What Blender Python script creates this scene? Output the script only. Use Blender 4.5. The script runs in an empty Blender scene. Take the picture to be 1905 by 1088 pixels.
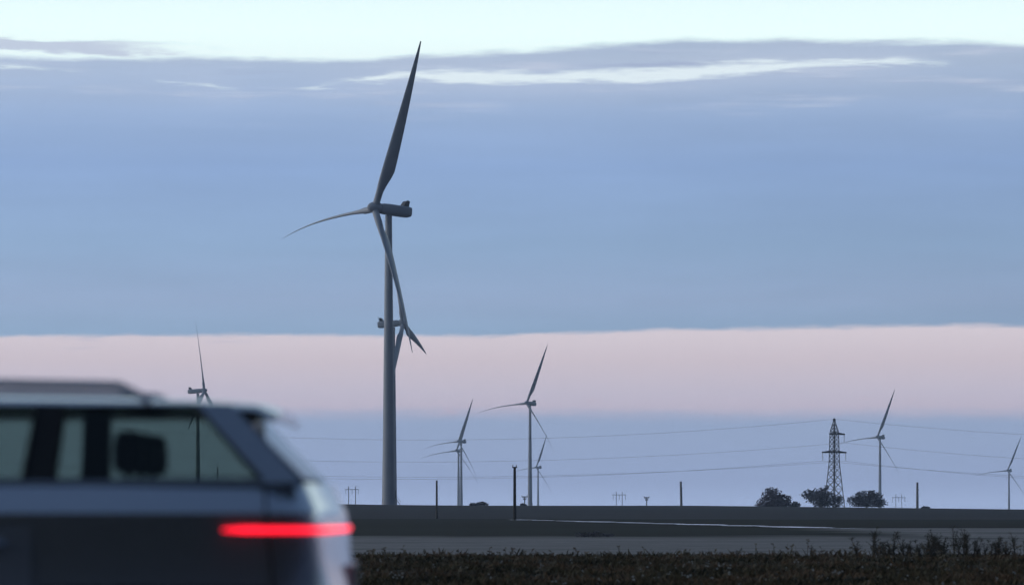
import bpy, math, random
from mathutils import Vector, Matrix
R = math.radians
random.seed(11)
SC = bpy.context.scene
COL = SC.collection

# ------------------------------------------------------------------ camera
F = 6000.0          # focal length in photo pixels (photo is 1905 wide)
ZC = 1.15           # eye height above the road
cd = bpy.data.cameras.new('camera')
cam = bpy.data.objects.new('camera', cd); COL.objects.link(cam)
cam.location = (0, 0, ZC); cam.rotation_euler = (R(90), 0, 0)
cd.sensor_width = 36; cd.lens = 36 * F / 1905; cd.shift_y = (940 - 544) / 1905
cd.clip_start = 0.1; cd.clip_end = 40000
cd.dof.use_dof = True; cd.dof.focus_distance = 900; cd.dof.aperture_fstop = 2.4
SC.camera = cam
SC.view_settings.view_transform = 'Standard'; SC.view_settings.look = 'None'
SC.view_settings.exposure = 0; SC.view_settings.gamma = 1

def at(px, py, D):
    return Vector(((px - 952.5) / F * D, D, ZC + (940 - py) / F * D))

def lin(r, g, b):
    def c(v):
        v /= 255
        return v / 12.92 if v <= .04045 else ((v + .055) / 1.055) ** 2.4
    return (c(r), c(g), c(b), 1)

# ------------------------------------------------------------------ sky
W = bpy.data.worlds.new('World'); SC.world = W; W.use_nodes = True
WT = W.node_tree; WT.nodes.clear()

class N:
    """tiny expression helper over math nodes"""
    tree = WT
    def __init__(s, sock): s.s = sock
    @staticmethod
    def op(o, *a, clamp=False):
        n = N.tree.nodes.new('ShaderNodeMath'); n.operation = o; n.use_clamp = clamp
        for i, v in enumerate(a):
            if isinstance(v, N): N.tree.links.new(v.s, n.inputs[i])
            else: n.inputs[i].default_value = v
        return N(n.outputs[0])
    def __add__(s, o): return N.op('ADD', s, o)
    __radd__ = __add__
    def __sub__(s, o): return N.op('SUBTRACT', s, o)
    def __rsub__(s, o): return N.op('SUBTRACT', o, s)
    def __mul__(s, o): return N.op('MULTIPLY', s, o)
    __rmul__ = __mul__
    def __truediv__(s, o): return N.op('DIVIDE', s, o)

def sstep(x, a, b):
    n = N.tree.nodes.new('ShaderNodeMapRange'); n.interpolation_type = 'SMOOTHSTEP'
    N.tree.links.new(x.s, n.inputs[0])
    n.inputs[1].default_value = a; n.inputs[2].default_value = b
    return N(n.outputs[0])

def noise(x, y, detail=4, rough=.55, seed=0):
    c = N.tree.nodes.new('ShaderNodeCombineXYZ')
    for i, v in enumerate((x, y, seed)):
        if isinstance(v, N): N.tree.links.new(v.s, c.inputs[i])
        else: c.inputs[i].default_value = v
    n = N.tree.nodes.new('ShaderNodeTexNoise')
    n.inputs['Scale'].default_value = 1; n.inputs['Detail'].default_value = detail
    n.inputs['Roughness'].default_value = rough
    N.tree.links.new(c.outputs[0], n.inputs['Vector'])
    return N(n.outputs['Fac']) - .5

def ramp(x, lo, hi, stops, colour=True):
    m = N.tree.nodes.new('ShaderNodeMapRange'); N.tree.links.new(x.s, m.inputs[0])
    m.inputs[1].default_value = lo; m.inputs[2].default_value = hi
    n = N.tree.nodes.new('ShaderNodeValToRGB'); N.tree.links.new(m.outputs[0], n.inputs[0])
    el = n.color_ramp.elements
    while len(el) < len(stops): el.new(.5)
    for e, (p, c) in zip(el, stops):
        e.position = (p - lo) / (hi - lo)
    for e, (p, c) in zip(el, stops):
        e.color = lin(*c) if colour else (c, c, c, 1)
    return N(n.outputs[0])

def mix(f, a, b, mode='MIX'):
    n = N.tree.nodes.new('ShaderNodeMix'); n.data_type = 'RGBA'; n.blend_type = mode
    for v, k in ((f, 0), (a, 6), (b, 7)):
        if isinstance(v, N): N.tree.links.new(v.s, n.inputs[k])
        else: n.inputs[k].default_value = v
    return N(n.outputs[2])

SUN_EL, SUN_AZ = R(9), R(-78)      # low sun behind thin cloud to the left (azimuth from +Y towards +X)
tc = WT.nodes.new('ShaderNodeTexCoord'); sx = WT.nodes.new('ShaderNodeSeparateXYZ')
WT.links.new(tc.outputs['Generated'], sx.inputs[0])
dx, dy, dz = N(sx.outputs[0]), N(sx.outputs[1]), N(sx.outputs[2])
hor = N.op('SQRT', dx * dx + dy * dy + 1e-6)
P = N.op('ARCTAN2', dx, dy) * (F / 100)      # bearing, in hundredths of the focal length
Q = (dz / hor) * (F / 100)                   # elevation on the same scale
n_big = noise(P * .16, Q * .5, 3, .5, 1.3)
n_st = noise(P * .22, Q * 2.4, 5, .55, 7.7)
n_wisp = noise(P * .75, Q * 7, 5, .65, 21.3)
n_fine = noise(P * .9, Q * 4.5, 4, .6, 3.1)
# low blue haze layer, pink band, grey-blue bank
c_low = ramp(Q, -2, 2, [(-2, (170, 190, 230)), (0.05, (188, 208, 249)), (.45, (173, 191, 231)), (1.6, (174, 192, 226))])
c_pink = ramp(Q, 1.5, 3.4, [(1.5, (222, 207, 225)), (2.1, (223, 212, 227)), (2.7, (228, 213, 221)), (3.2, (234, 221, 228))])
c_bank = ramp(Q, 3, 9, [(3.2, (151, 178, 209)), (3.8, (158, 180, 213)), (4.8, (149, 177, 212)), (6.3, (146, 174, 217)),
                        (7.1, (154, 179, 217)), (7.7, (167, 187, 218)), (8.3, (177, 194, 219))])
c_clear = ramp(Q, 7.5, 10, [(7.6, (240, 255, 259)), (8.8, (247, 268, 266)), (9.6, (240, 262, 266))])
bank = mix(.5, c_bank, c_bank)
# tone variation in the bank
tone = n_st * .16 + n_big * .14 + 1.0 - P * .005
tn = WT.nodes.new('ShaderNodeCombineXYZ')
for i in range(3): WT.links.new(tone.s, tn.inputs[i])
bank = mix(1.0, c_bank, N(tn.outputs[0]), 'MULTIPLY')
m1 = sstep(Q + n_st * .22 + n_fine * .16, 1.52, 1.86)
c = mix(m1, c_low, c_pink)
e2 = ramp(P, -12, 12, [(-12, .300), (-9.5, .311), (-4, .316), (0, .318), (4, .328), (9.5, .330)], False) * 10
puff = sstep(noise(P * .55, Q * 1.6, 4, .6, 31.0), .06, .2) * sstep(.22 - N.op('ABSOLUTE', Q - 1.86), 0, .2)
c = mix(puff * .55, c, lin(236, 190, 198))
m2 = sstep(Q - e2 + n_fine * .17 + n_big * .10 + noise(P * 2.2, Q * 5, 3, .6, 41) * .07, -.06, .07)
# thin grey wisps inside the pink on the left
wl = sstep(n_st + noise(P * .5, Q * 5, 3, .5, 9.1) * .6, .12, .3) * sstep(P * -1, 3.5, 7) * .45
c = mix(wl, c, lin(165, 172, 204))
c = mix(m2, c, bank)
e3 = ramp(P, -12, 12, [(-12, .825), (-9.5, .818), (-6, .822), (-3, .822), (-1.6, .832), (.8, .842), (3.3, .86), (4.2, .856), (5.6, .855), (7.5, .853), (9.6, .843), (12, .84)], False) * 10
edge = Q - e3 + n_fine * .22 + n_st * .14 + n_big * .08 + n_wisp * .07
m3 = sstep(edge, -.05, .14)
c = mix(m3, c, c_clear)
# bright slits under the bank's upper edge
qs = ramp(P, -12, 12, [(-12, .80), (-9, .808), (-4.6, .766), (-2.2, .798), (0, .795), (2, .795), (3.4, .803), (5, .815), (7.5, .819), (12, .82)], False) * 10
wd = ramp(P, -12, 12, [(-9.9, .25), (-7.5, .06), (-5.6, .30), (-4.5, .0), (-2.8, .35), (-1.2, .9), (1.5, .75), (3.6, 1.0), (5, .7), (7.2, .35), (8.3, 0), (12, 0)], False)
ds = N.op('ABSOLUTE', Q - qs + n_fine * .22 + n_st * .10)
slit = sstep(wd * .145 - ds + n_wisp * .30, -.05, .09) * sstep(wd + n_fine * .8, .05, .35)
c = mix(slit * .95, c, lin(240, 255, 258))
# soft pale glow round the slits
gl = sstep(.6 - ds, .0, .6) * sstep(wd, .0, .6) * .22
c = mix(gl, c, lin(215, 222, 240))
# layered pale strands through the upper bank
st1 = sstep(noise(P * .28, Q * 3.6, 5, .6, 51), .02, .24) * sstep(Q, 6.9, 7.7) * .6
c = mix(st1 * (1 - m3), c, lin(206, 214, 233))
st2 = sstep(noise(P * .22, Q * 4.2, 5, .6, 57), .06, .26) * sstep(Q, 7.2, 7.9) * .55
c = mix(st2 * (1 - m3), c, lin(158, 172, 205))
# left-hand wisp above the bank
dw = N.op('ABSOLUTE', Q - 8.47 + n_fine * .3 + n_wisp * .12 + (P + 9.5) * .008)
wm = sstep(.14 - dw, -.02, .07) * sstep(P * -1 + n_fine * 3.0 + n_wisp * 2, 5.2, 8.2)
c = mix(wm * .85, c, lin(192, 202, 225))
w2 = sstep(noise(P * .3, Q * 2, 4, .6, 4.4), .14, .3) * sstep(Q, 8.9, 9.3) * .2
c = mix(w2, c, lin(205, 215, 235))
# clear sky above the picture, from the Nishita model
sky = WT.nodes.new('ShaderNodeTexSky'); sky.sky_type = 'NISHITA'; sky.sun_disc = False
sky.sun_elevation = SUN_EL; sky.sun_rotation = SUN_AZ; sky.altitude = 100; sky.dust_density = 2.0
clear = mix(1.0, N(sky.outputs[0]), (.145, .155, .18, 1), 'MULTIPLY')
c = mix(sstep(Q, 11, 24), c, clear)
# added dimming of the unseen sky behind and right, to keep blades dark
side = dx * -.62 + dy * .78
back_dim = sstep(side + dz * .55, -.55, .50)
c = mix(back_dim, mix(1.0, c, (.07, .085, .12, 1), 'MULTIPLY'), c)
ten = mix(1.0, c, (10, 10, 10, 1), 'MULTIPLY')
bg = WT.nodes.new('ShaderNodeBackground'); bg.inputs['Strength'].default_value = .1
WT.links.new(ten.s, bg.inputs['Color'])
wo = WT.nodes.new('ShaderNodeOutputWorld'); WT.links.new(bg.outputs[0], wo.inputs['Surface'])

sl = bpy.data.lights.new('sun', 'SUN'); sl.energy = .25; sl.angle = R(14); sl.color = (1, .86, .78)
so = bpy.data.objects.new('sun', sl); COL.objects.link(so); so.location = (-50, 0, 60)
sv = Vector((math.sin(SUN_AZ) * math.cos(SUN_EL), math.cos(SUN_AZ) * math.cos(SUN_EL), math.sin(SUN_EL)))
so.rotation_euler = sv.to_track_quat('Z', 'Y').to_euler()

# ------------------------------------------------------------------ helpers
class MB:
    def __init__(s): s.v = []; s.f = []; s.m = []; s.mi = 0
    def add(s, vs, fs, M=None):
        b = len(s.v)
        s.v += [tuple(M @ Vector(p)) if M else tuple(p) for p in vs]
        for f in fs: s.f.append(tuple(i + b for i in f)); s.m.append(s.mi)
    def box(s, c, d, M=None):
        x, y, z = (k / 2 for k in d)
        vs = [(c[0] + a * x, c[1] + b * y, c[2] + e * z) for a in (-1, 1) for b in (-1, 1) for e in (-1, 1)]
        s.add(vs, [(0, 1, 3, 2), (4, 6, 7, 5), (0, 4, 5, 1), (2, 3, 7, 6), (0, 2, 6, 4), (1, 5, 7, 3)], M)
    def tube(s, pts, rad, n=8, cap=True):
        pts = [Vector(p) for p in pts]
        if not hasattr(rad, '__len__'): rad = [rad] * len(pts)
        rings = []; up = None
        for i, p in enumerate(pts):
            d = (pts[min(i + 1, len(pts) - 1)] - pts[max(i - 1, 0)]).normalized()
            if up is None: up = Vector((0, 0, 1)) if abs(d.z) < .9 else Vector((1, 0, 0))
            a = d.cross(up).normalized(); b = a.cross(d).normalized(); up = b
            rings.append([p + (a * math.cos(t) + b * math.sin(t)) * rad[i] for t in [2 * math.pi * k / n for k in range(n)]])
        s.loft(rings, cap)
    def loft(s, rings, cap=True, closed=True):
        n = len(rings[0]); vs = [p for r in rings for p in r]; fs = []
        for i in range(len(rings) - 1):
            for k in range(n if closed else n - 1):
                k2 = (k + 1) % n
                fs.append((i * n + k, i * n + k2, (i + 1) * n + k2, (i + 1) * n + k))
        if cap:
            fs.append(tuple(range(n))[::-1]); fs.append(tuple((len(rings) - 1) * n + k for k in range(n)))
        s.add(vs, fs)
    def lathe(s, prof, n=24, cap=False, M=None):
        rings = [[(r * math.cos(2 * math.pi * k / n), r * math.sin(2 * math.pi * k / n), z) for k in range(n)] for r, z in prof]
        if M: rings = [[M @ Vector(p) for p in r] for r in rings]
        s.loft(rings, cap)
    def build(s, name, mat, parent=None, smooth=False, loc=None):
        me = bpy.data.meshes.new(name); me.from_pydata(s.v, [], s.f)
        mats = mat if isinstance(mat, (list, tuple)) else [mat]
        for m in mats: me.materials.append(m)
        if len(mats) > 1: me.polygons.foreach_set('material_index', s.m)
        me.update()
        import bmesh
        if len(s.f) < 20000:
            b = bmesh.new(); b.from_mesh(me); bmesh.ops.recalc_face_normals(b, faces=b.faces); b.to_mesh(me); b.free()
        if smooth:
            me.polygons.foreach_set('use_smooth', [True] * len(me.polygons))
            me.set_sharp_from_angle(angle=R(smooth if smooth is not True else 40))
        o = bpy.data.objects.new(name, me); COL.objects.link(o)
        if parent: o.parent = parent
        if loc: o.location = loc
        return o

def tag(o, label=None, cat=None, group=None, kind=None):
    for k, v in (('label', label), ('category', cat), ('group', group), ('kind', kind)):
        if v: o[k] = v
    return o
def empty(name, loc=(0, 0, 0), rz=0):
    o = bpy.data.objects.new(name, None); COL.objects.link(o); o.location = loc; o.rotation_euler = (0, 0, rz)
    o.empty_display_size = .3
    return o
def copy_tree(o, parent=None):
    c = o.copy(); COL.objects.link(c); c.parent = parent
    for ch in [k for k in bpy.data.objects if k.parent == o]: copy_tree(ch, c)
    return c

def mat(name, col, rough=.6, metal=0, var=.15, scale=3, bump=0, spec=.5, emit=None, coat=0, stretch=(1, 1, 1)):
    m = bpy.data.materials.new(name); m.use_nodes = True; t = m.node_tree
    b = t.nodes['Principled BSDF']
    b.inputs['Roughness'].default_value = rough; b.inputs['Metallic'].default_value = metal
    b.inputs['Specular IOR Level'].default_value = spec; b.inputs['Coat Weight'].default_value = coat
    tcn = t.nodes.new('ShaderNodeTexCoord'); mp = t.nodes.new('ShaderNodeMapping'); mp.inputs['Scale'].default_value = stretch
    t.links.new(tcn.outputs['Object'], mp.inputs[0])
    nz = t.nodes.new('ShaderNodeTexNoise'); nz.inputs['Scale'].default_value = scale; nz.inputs['Detail'].default_value = 5
    t.links.new(mp.outputs[0], nz.inputs['Vector'])
    rp = t.nodes.new('ShaderNodeValToRGB')
    rp.color_ramp.elements[0].position = .3; rp.color_ramp.elements[1].position = .7
    rp.color_ramp.elements[0].color = tuple(k * (1 - var) for k in col[:3]) + (1,)
    rp.color_ramp.elements[1].color = tuple(min(1, k * (1 + var)) for k in col[:3]) + (1,)
    t.links.new(nz.outputs['Fac'], rp.inputs[0]); t.links.new(rp.outputs[0], b.inputs['Base Color'])
    if bump:
        bp = t.nodes.new('ShaderNodeBump'); bp.inputs['Strength'].default_value = bump
        t.links.new(nz.outputs['Fac'], bp.inputs['Height']); t.links.new(bp.outputs[0], b.inputs['Normal'])
    if emit:
        b.inputs['Emission Color'].default_value = (*emit[:3], 1); b.inputs['Emission Strength'].default_value = emit[3]
    return m

def glass_mat(name, tint, gloss=.12):
    m = bpy.data.materials.new(name); m.use_nodes = True; t = m.node_tree; t.nodes.clear()
    tr = t.nodes.new('ShaderNodeBsdfTransparent'); tr.inputs[0].default_value = (*tint, 1)
    g = t.nodes.new('ShaderNodeBsdfGlossy'); g.inputs['Roughness'].default_value = .03
    fr = t.nodes.new('ShaderNodeFresnel'); fr.inputs[0].default_value = 1.5
    nz = t.nodes.new('ShaderNodeTexNoise'); nz.inputs['Scale'].default_value = 2
    mx = t.nodes.new('ShaderNodeMixShader'); out = t.nodes.new('ShaderNodeOutputMaterial')
    t.links.new(fr.outputs[0], mx.inputs[0]); t.links.new(tr.outputs[0], mx.inputs[1]); t.links.new(g.outputs[0], mx.inputs[2])
    t.links.new(mx.outputs[0], out.inputs[0])
    return m

M = {}
M['fibre'] = mat('turbine_paint', (.50, .52, .56), .45, var=.06, scale=.3)
M['cooler'] = mat('cooler_dark', (.06, .06, .065), .6)
M['steel'] = mat('galvanised_steel', (.13, .135, .145), .55, metal=.3, var=.2, scale=2)
M['arm_dark'] = mat('dark_steel', (.035, .037, .042), .6, var=.2)
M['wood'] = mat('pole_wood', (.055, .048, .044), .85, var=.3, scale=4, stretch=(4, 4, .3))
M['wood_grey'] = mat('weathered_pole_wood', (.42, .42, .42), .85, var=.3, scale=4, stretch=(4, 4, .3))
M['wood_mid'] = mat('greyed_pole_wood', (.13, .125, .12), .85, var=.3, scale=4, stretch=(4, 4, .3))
M['ceramic'] = mat('insulator_ceramic', (.16, .17, .19), .3)
M['wire'] = mat('conductor', (.09, .095, .10), .5, metal=.5)
M['bark'] = mat('bark', (.05, .042, .038), .9, var=.3, scale=3)
M['leaf_a'] = mat('autumn_leaves', (.13, .10, .135), .8, var=.35, scale=.8)
M['leaf_b'] = mat('dark_leaves', (.095, .098, .13), .8, var=.35, scale=.8)
M['paint'] = mat('car_paint', (.55, .58, .64), .22, metal=.85, var=.03, scale=40, coat=.4)
M['black'] = mat('black_plastic', (.012, .012, .013), .5, var=.1)
M['trim'] = mat('bright_trim', (.62, .64, .68), .18, metal=1, var=.03)
M['rail'] = mat('satin_rail', (.74, .75, .78), .4, metal=0, var=.03)
M['rubber'] = mat('tyre_rubber', (.015, .015, .015), .8, var=.2)
M['rim'] = mat('alloy_rim', (.45, .46, .48), .3, metal=1, var=.05)
M['seat'] = mat('dark_seat_cloth', (.018, .019, .022), .8, var=.2, scale=20)
M['liner'] = mat('grey_headliner', (.10, .095, .095), .9, var=.1)
M['glass'] = glass_mat('tinted_green_glass', (.66, .71, .67))
M['tail'] = mat('tail_lamp_red', (.5, .01, .02), .2, emit=(1.0, .010, .028, 2.4), var=.05)
M['headlens'] = mat('head_lamp_lens', (.6, .62, .65), .1, var=.05)
M['asphalt'] = mat('asphalt', (.05, .05, .052), .85, var=.25, scale=30, bump=.2)
M['roadline'] = mat('road_paint', (.7, .7, .68), .7, var=.15, scale=8)

# ------------------------------------------------------------------ ground
GZ = -.6
def sm(a, b, x):
    t = max(0, min(1, (x - a) / (b - a))); return t * t * (3 - 2 * t)
HZ = [(-4000, 935), (300, 933), (600, 936.5), (720, 938.5), (900, 940), (1300, 940), (1500, 942.3), (1905, 947), (2600, 955), (6000, 960)]
def hz_px(px):
    for (a, ya), (b, yb) in zip(HZ, HZ[1:]):
        if a <= px <= b: return ya + (yb - ya) * (px - a) / (b - a)
    return HZ[0][1] if px < HZ[0][0] else HZ[-1][1]
def gz(x, y):
    if y < 19.5: return 0
    z0 = GZ * sm(19.5, 26, y)
    if y < 420: return z0
    px = 952.5 + F * x / max(y, 1)
    zr = ZC + (940 - hz_px(px)) / F * y
    t = (y - 420) / 420
    if y <= 840: return GZ + (zr - GZ) * (t * .85 + .15 * sm(0, 1, t))
    if y <= 1130: return zr - .25 * sm(840, 900, y)
    zr = ZC + (940 - hz_px(px)) / F * 1130 - .25
    return zr - 45 * sm(1130, 3200, y)
ys = [-300, -100, -30, -5, 3, 8, 14, 17, 19.5, 20.5, 22, 23.5, 25, 26, 30, 40, 55, 70, 90, 110, 130, 150, 180, 210, 250, 290, 330, 380, 420, 450, 490, 530,
      580, 630, 680, 730, 780, 820, 840, 855, 875, 900, 960, 1030, 1090, 1130, 1200, 1350, 1500, 1800, 2200, 2700, 3200, 4200, 5400]
xs = [-5300, -4000, -2200, -1200, -700, -450, -300] + [i * 12 - 240 for i in range(0, 41)] + [300, 450, 700, 1200, 2200, 4000, 5300]
g = MB(); rows = [[(x, y, gz(x, y)) for x in xs] for y in ys]
g.loft(rows, cap=False, closed=False)
gm = bpy.data.materials.new('field_ground'); gm.use_nodes = True
N.tree = gm.node_tree
gb = gm.node_tree.nodes['Principled BSDF']; gb.inputs['Roughness'].default_value = .95; gb.inputs['Specular IOR Level'].default_value = .1
gtc = gm.node_tree.nodes.new('ShaderNodeTexCoord'); gsx = gm.node_tree.nodes.new('ShaderNodeSeparateXYZ')
gm.node_tree.links.new(gtc.outputs['Object'], gsx.inputs[0])
gx, gy = N(gsx.outputs[0]), N(gsx.outputs[1])
nA = noise(gx * .05, gy * .05, 6, .6, 1); nB = noise(gx * .7, gy * .7, 5, .6, 5); nC = noise(gx * .02, gy * .35, 4, .65, 9)
nD = noise(gx * .25, gy * .02, 4, .6, 12)
verge = mix(nB + .5, (.010, .010, .005, 1), (.034, .028, .014, 1))
grey = mix(sstep(nC * 1.5 + nB * .6 + noise(gx * .12, gy * 1.3, 3, .6, 14) * .9 + .5, .1, .9), (.13, .125, .12, 1), (.36, .335, .315, 1))
grey = mix(sstep(nA, .1, .22) * .5, grey, (.034, .038, .034, 1))
# a weedy, darker corner of the stubble
wx = sstep(26 - gx + nA * 16 + nC * 5, 0, 6) * sstep(gy + nA * 40, 172, 190)
grey = mix(wx, grey, (.016, .018, .014, 1))
green = mix(nA * .8 + nC * .6 + .5, (.007, .007, .005, 1), (.017, .016, .013, 1))
soil = mix(nA * .7 + nC * .9 + .5, (.026, .026, .032, 1), (.046, .046, .056, 1))
nE = noise(gx * .006, gy * .07, 4, .65, 19)
soil = mix(sstep(nE, -.05, .2) * .5, soil, (.056, .055, .064, 1))
soil = mix(sstep(nD, .12, .3) * .4, soil, (.028, .03, .03, 1))
gc = mix(sstep(gy + nB * 4 + nA * 3, 109, 111.5), verge, grey)
gc = mix(sstep(gy + nA * 6 + nB * 2, 249, 253), gc, green)
gc = mix(sstep(gy + nA * 30 + gx * .6, 395, 402) , gc, (.008, .010, .008, 1))
gc = mix(sstep(gy + nA * 30 + gx * .3, 418, 428), gc, soil)
gm.node_tree.links.new(gc.s, gb.inputs['Base Color'])
bp = gm.node_tree.nodes.new('ShaderNodeBump'); bp.inputs['Strength'].default_value = .5; bp.inputs['Distance'].default_value = .2
gm.node_tree.links.new((nB + nC).s, bp.inputs['Height']); gm.node_tree.links.new(bp.outputs[0], gb.inputs['Normal'])
tag(g.build('ground', gm, smooth=True), 'dark bare fields rising to a low ridge under the dusk sky', 'ground', kind='structure')

rd = MB(); rd.loft([[(-400, 9.0, .004), (400, 9.0, .004)], [(-400, 17.6, .004), (400, 17.6, .004)]], cap=False, closed=False)
tag(rd.build('road', M['asphalt']), 'two lane asphalt road under the passing car', 'road', kind='structure')
rl = MB()
for yy in (9.4, 17.2): rl.loft([[(-400, yy, .008), (400, yy, .008)], [(-400, yy + .12, .008), (400, yy + .12, .008)]], cap=False, closed=False)
tag(rl.build('road_marking', M['roadline']), 'white edge lines painted along the asphalt road', 'road marking', kind='structure')

# shallow water lying in a field ditch
wm_ = bpy.data.materials.new('ditch_water'); wm_.use_nodes = True
b = wm_.node_tree.nodes['Principled BSDF']; b.inputs['Base Color'].default_value = (.02, .025, .03, 1); b.inputs['Roughness'].default_value = .07
b.inputs['IOR'].default_value = 1.33
wn = wm_.node_tree.nodes.new('ShaderNodeTexNoise'); wn.inputs['Scale'].default_value = 1.5
wb = wm_.node_tree.nodes.new('ShaderNodeBump'); wb.inputs['Strength'].default_value = .01
wm_.node_tree.links.new(wn.outputs['Fac'], wb.inputs['Height']); wm_.node_tree.links.new(wb.outputs[0], b.inputs['Normal'])
def ground_pt(px, py):
    D = (ZC - GZ) * F / (py - 940); return Vector(((px - 952.5) / F * D, D, GZ + .004))
wt = MB(); rw = random.Random(5)
A, B = ground_pt(962, 966), ground_pt(1575, 982.3)
t = 0
while t < 1:
    L = rw.uniform(.02, .09) * (1 + t); t2 = min(1, t + L)
    w0 = rw.uniform(1.0, 2.0) * (1 + .3 * t)
    st = [t + (t2 - t) * k / 6 for k in range(7)]
    l, r = [], []
    for k, q in enumerate(st):
        c_ = A.lerp(B, q); ww = w0 * math.sin(math.pi * (k + .3) / 6.6) * rw.uniform(.8, 1.1)
        l.append(c_ + Vector((-ww, 0, 0))); r.append(c_ + Vector((ww, 0, 0)))
    wt.loft([l, r], cap=False, closed=False)
    t = t2 + rw.uniform(.004, .02)
tag(wt.build('water', wm_), 'thin bright strip of water lying along a ditch in the field', 'water', kind='structure')

# ------------------------------------------------------------------ wind turbines
HUB = 80.0; TILT = R(4.5); OVER = 4.4
def blade_mesh(theta, sag, flap=-1.5, pitch=60):
    """one blade, airfoil sections from root to tip, in the turbine's own frame"""
    L = 47.0; mb = MB(); rings = []
    mb_n = 14
    for i in range(25):
        s = i / 24; r = 1.0 + s * L
        if s < .06: ch, th = 1.9, .95
        elif s < .22:
            k = sm(.06, .22, s); ch = 1.9 + (3.55 - 1.9) * k; th = .95 + (.36 - .95) * k
        else:
            k = (s - .22) / .78; ch = 3.55 * (1 - k) ** .92 + .30 * k + .6 * k * (1 - k); th = .36 - .12 * k
        tw = R(pitch + 12 * (1 - s) ** 2 - 2)
        off = .30 if s > .22 else .5 - .2 * sm(.06, .22, s)
        ring = []
        for j in range(mb_n):
            a = 2 * math.pi * j / mb_n
            u = .5 - .5 * math.cos(a)                       # 0 leading edge .. 1 trailing edge
            up = math.sin(a)
            prof = (.5 * (1.48 * math.sqrt(u) * (1 - u) * (1.2 - .2 * u) + .06 * (1 - u)) * 1.6) if s > .12 else math.sqrt(max(u * (1 - u), 0))
            if s > .12: prof *= .62
            tt = (1 if up >= 0 else -1) * prof * th * ch
            cy = (u - off) * ch
            x = tt * math.cos(tw) + cy * math.sin(tw)
            y = -tt * math.sin(tw) + cy * math.cos(tw)
            x += flap * s * s
            ring.append(Vector((x, -y, r)))
        rings.append(ring)
    Rx = Matrix.Rotation(theta, 4, 'X')      # +Z turned towards -Y
    Ry = Matrix.Rotation(TILT, 4, 'Y')
    hubp = Vector((-OVER, 0, HUB))
    out = []
    for i, ring in enumerate(rings):
        s = i / 24
        out.append([hubp + Ry @ (Rx @ p) + Vector((0, 0, -sag * (s ** 3 - .72 * s) * abs(math.sin(theta)))) for p in ring])
    mb.loft(out); return mb

def make_turbine(phase, sag=2.5, flap=-1.5, pitch=65):
    root = empty('wind_turbine')
    t = MB(); pr = [(1.95, -8), (1.85, 0), (1.72, 8)]
    for zj in (16, 36, 58):
        rj = 1.72 + (1.28 - 1.72) * (zj - 8) / 37 if zj < 45 else 1.28 + (.92 - 1.28) * (zj - 45) / (HUB - 47.2)
        pr += [(rj, zj - .12), (rj + .035, zj - .1), (rj + .035, zj + .1), (rj, zj + .12)]
    pr += [(.92, HUB - 2.2), (.92, HUB - 1.6)]
    t.lathe(pr, 28, True)
    tw = t.build('tower', M['fibre'], root, smooth=True)
    d = MB()
    for k in range(5): d.box((0, -2.05 - .28 * (4 - k), .15 + .42 * k), (1.0, .3, .08))
    for sx_ in (-.5, .5):
        d.tube([(sx_, -3.3, .0), (sx_, -1.9, 1.9)], .05, 6)
        d.tube([(sx_, -3.3, .95), (sx_, -1.9, 2.9)], .03, 6)
    so_ = d.build('stairs', M['steel'], tw); so_.rotation_euler = (0, 0, R(95 - 33))
    dr = MB(); dr.box((0, -1.83, 3.1), (.95, .12, 2.2)); do = dr.build('door', M['steel'], tw); do.rotation_euler = (0, 0, R(95 - 33))
    # nacelle: rounded box along local X, tilted nose up
    Ry = Matrix.Rotation(TILT, 4, 'Y'); c0 = Vector((0, 0, HUB))
    nb = MB(); rings = []
    for x, k, dzz in ((-2.9, .55, 0), (-2.7, .8, 0), (-2.0, .93, 0), (0, 1, 0), (4.2, 1, 0), (6.0, .97, .03), (6.6, .86, .08), (6.8, .6, .12)):
        rg = []
        for j in range(20):
            a = 2 * math.pi * j / 20; ca, sa = math.cos(a), math.sin(a)
            e = .55
            yy = 1.65 * k * math.copysign(abs(ca) ** e, ca); zz = 1.5 * k * math.copysign(abs(sa) ** e, sa) + dzz
            rg.append(c0 + Ry @ Vector((x, yy, zz)))
        rings.append(rg)
    nb.loft(rings); nac = nb.build('nacelle', M['fibre'], root, smooth=True)
    cb = MB(); Mt = Matrix.Translation(c0) @ Ry
    vs = [(4.0, -1.1, 1.45), (5.7, -1.1, 1.45), (5.9, -1.1, 2.95), (5.0, -1.1, 2.95)]
    cb.add(vs + [(x, 1.1, z) for x, _, z in vs], [(0, 1, 2, 3), (7, 6, 5, 4), (0, 4, 5, 1), (1, 5, 6, 2), (2, 6, 7, 3), (3, 7, 4, 0)], Mt)
    cb.build('cooler', M['cooler'], nac)
    mv = MB(); mv.tube([Mt @ Vector((6.2, .6, 1.4)), Mt @ Vector((6.2, .6, 3.3))], .06, 6); mv.box((6.2, .6, 3.3), (.5, .06, .12), Mt)
    mv.build('wind_vane', M['steel'], nac)
    hb = MB(); hm = Mt @ Matrix.Translation((-OVER, 0, 0)) @ Matrix.Rotation(R(90), 4, 'Y')
    hb.lathe([(1.05, 1.75), (1.5, 1.4), (1.55, .4), (1.5, -.6), (1.2, -1.3), (.75, -1.85), (.3, -2.15), (.02, -2.2)], 24, True, hm)
    hb.build('hub', M['fibre'], root, smooth=True)
    for k in range(3):
        blade_mesh(R(phase) + k * 2 * math.pi / 3, sag, flap, pitch).build('blade', M['fibre'], root, smooth=60)
    return root

TG = 'wind turbines across the plain'
def place(root, px, hub_py, s, rz, label):
    D = HUB / (550 * s) * F
    p = at(px, hub_py, D); root.location = (p.x, p.y, p.z - HUB); root.rotation_euler = (0, 0, R(rz))
    tag(root, label, 'wind turbine', TG); return root

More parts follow.
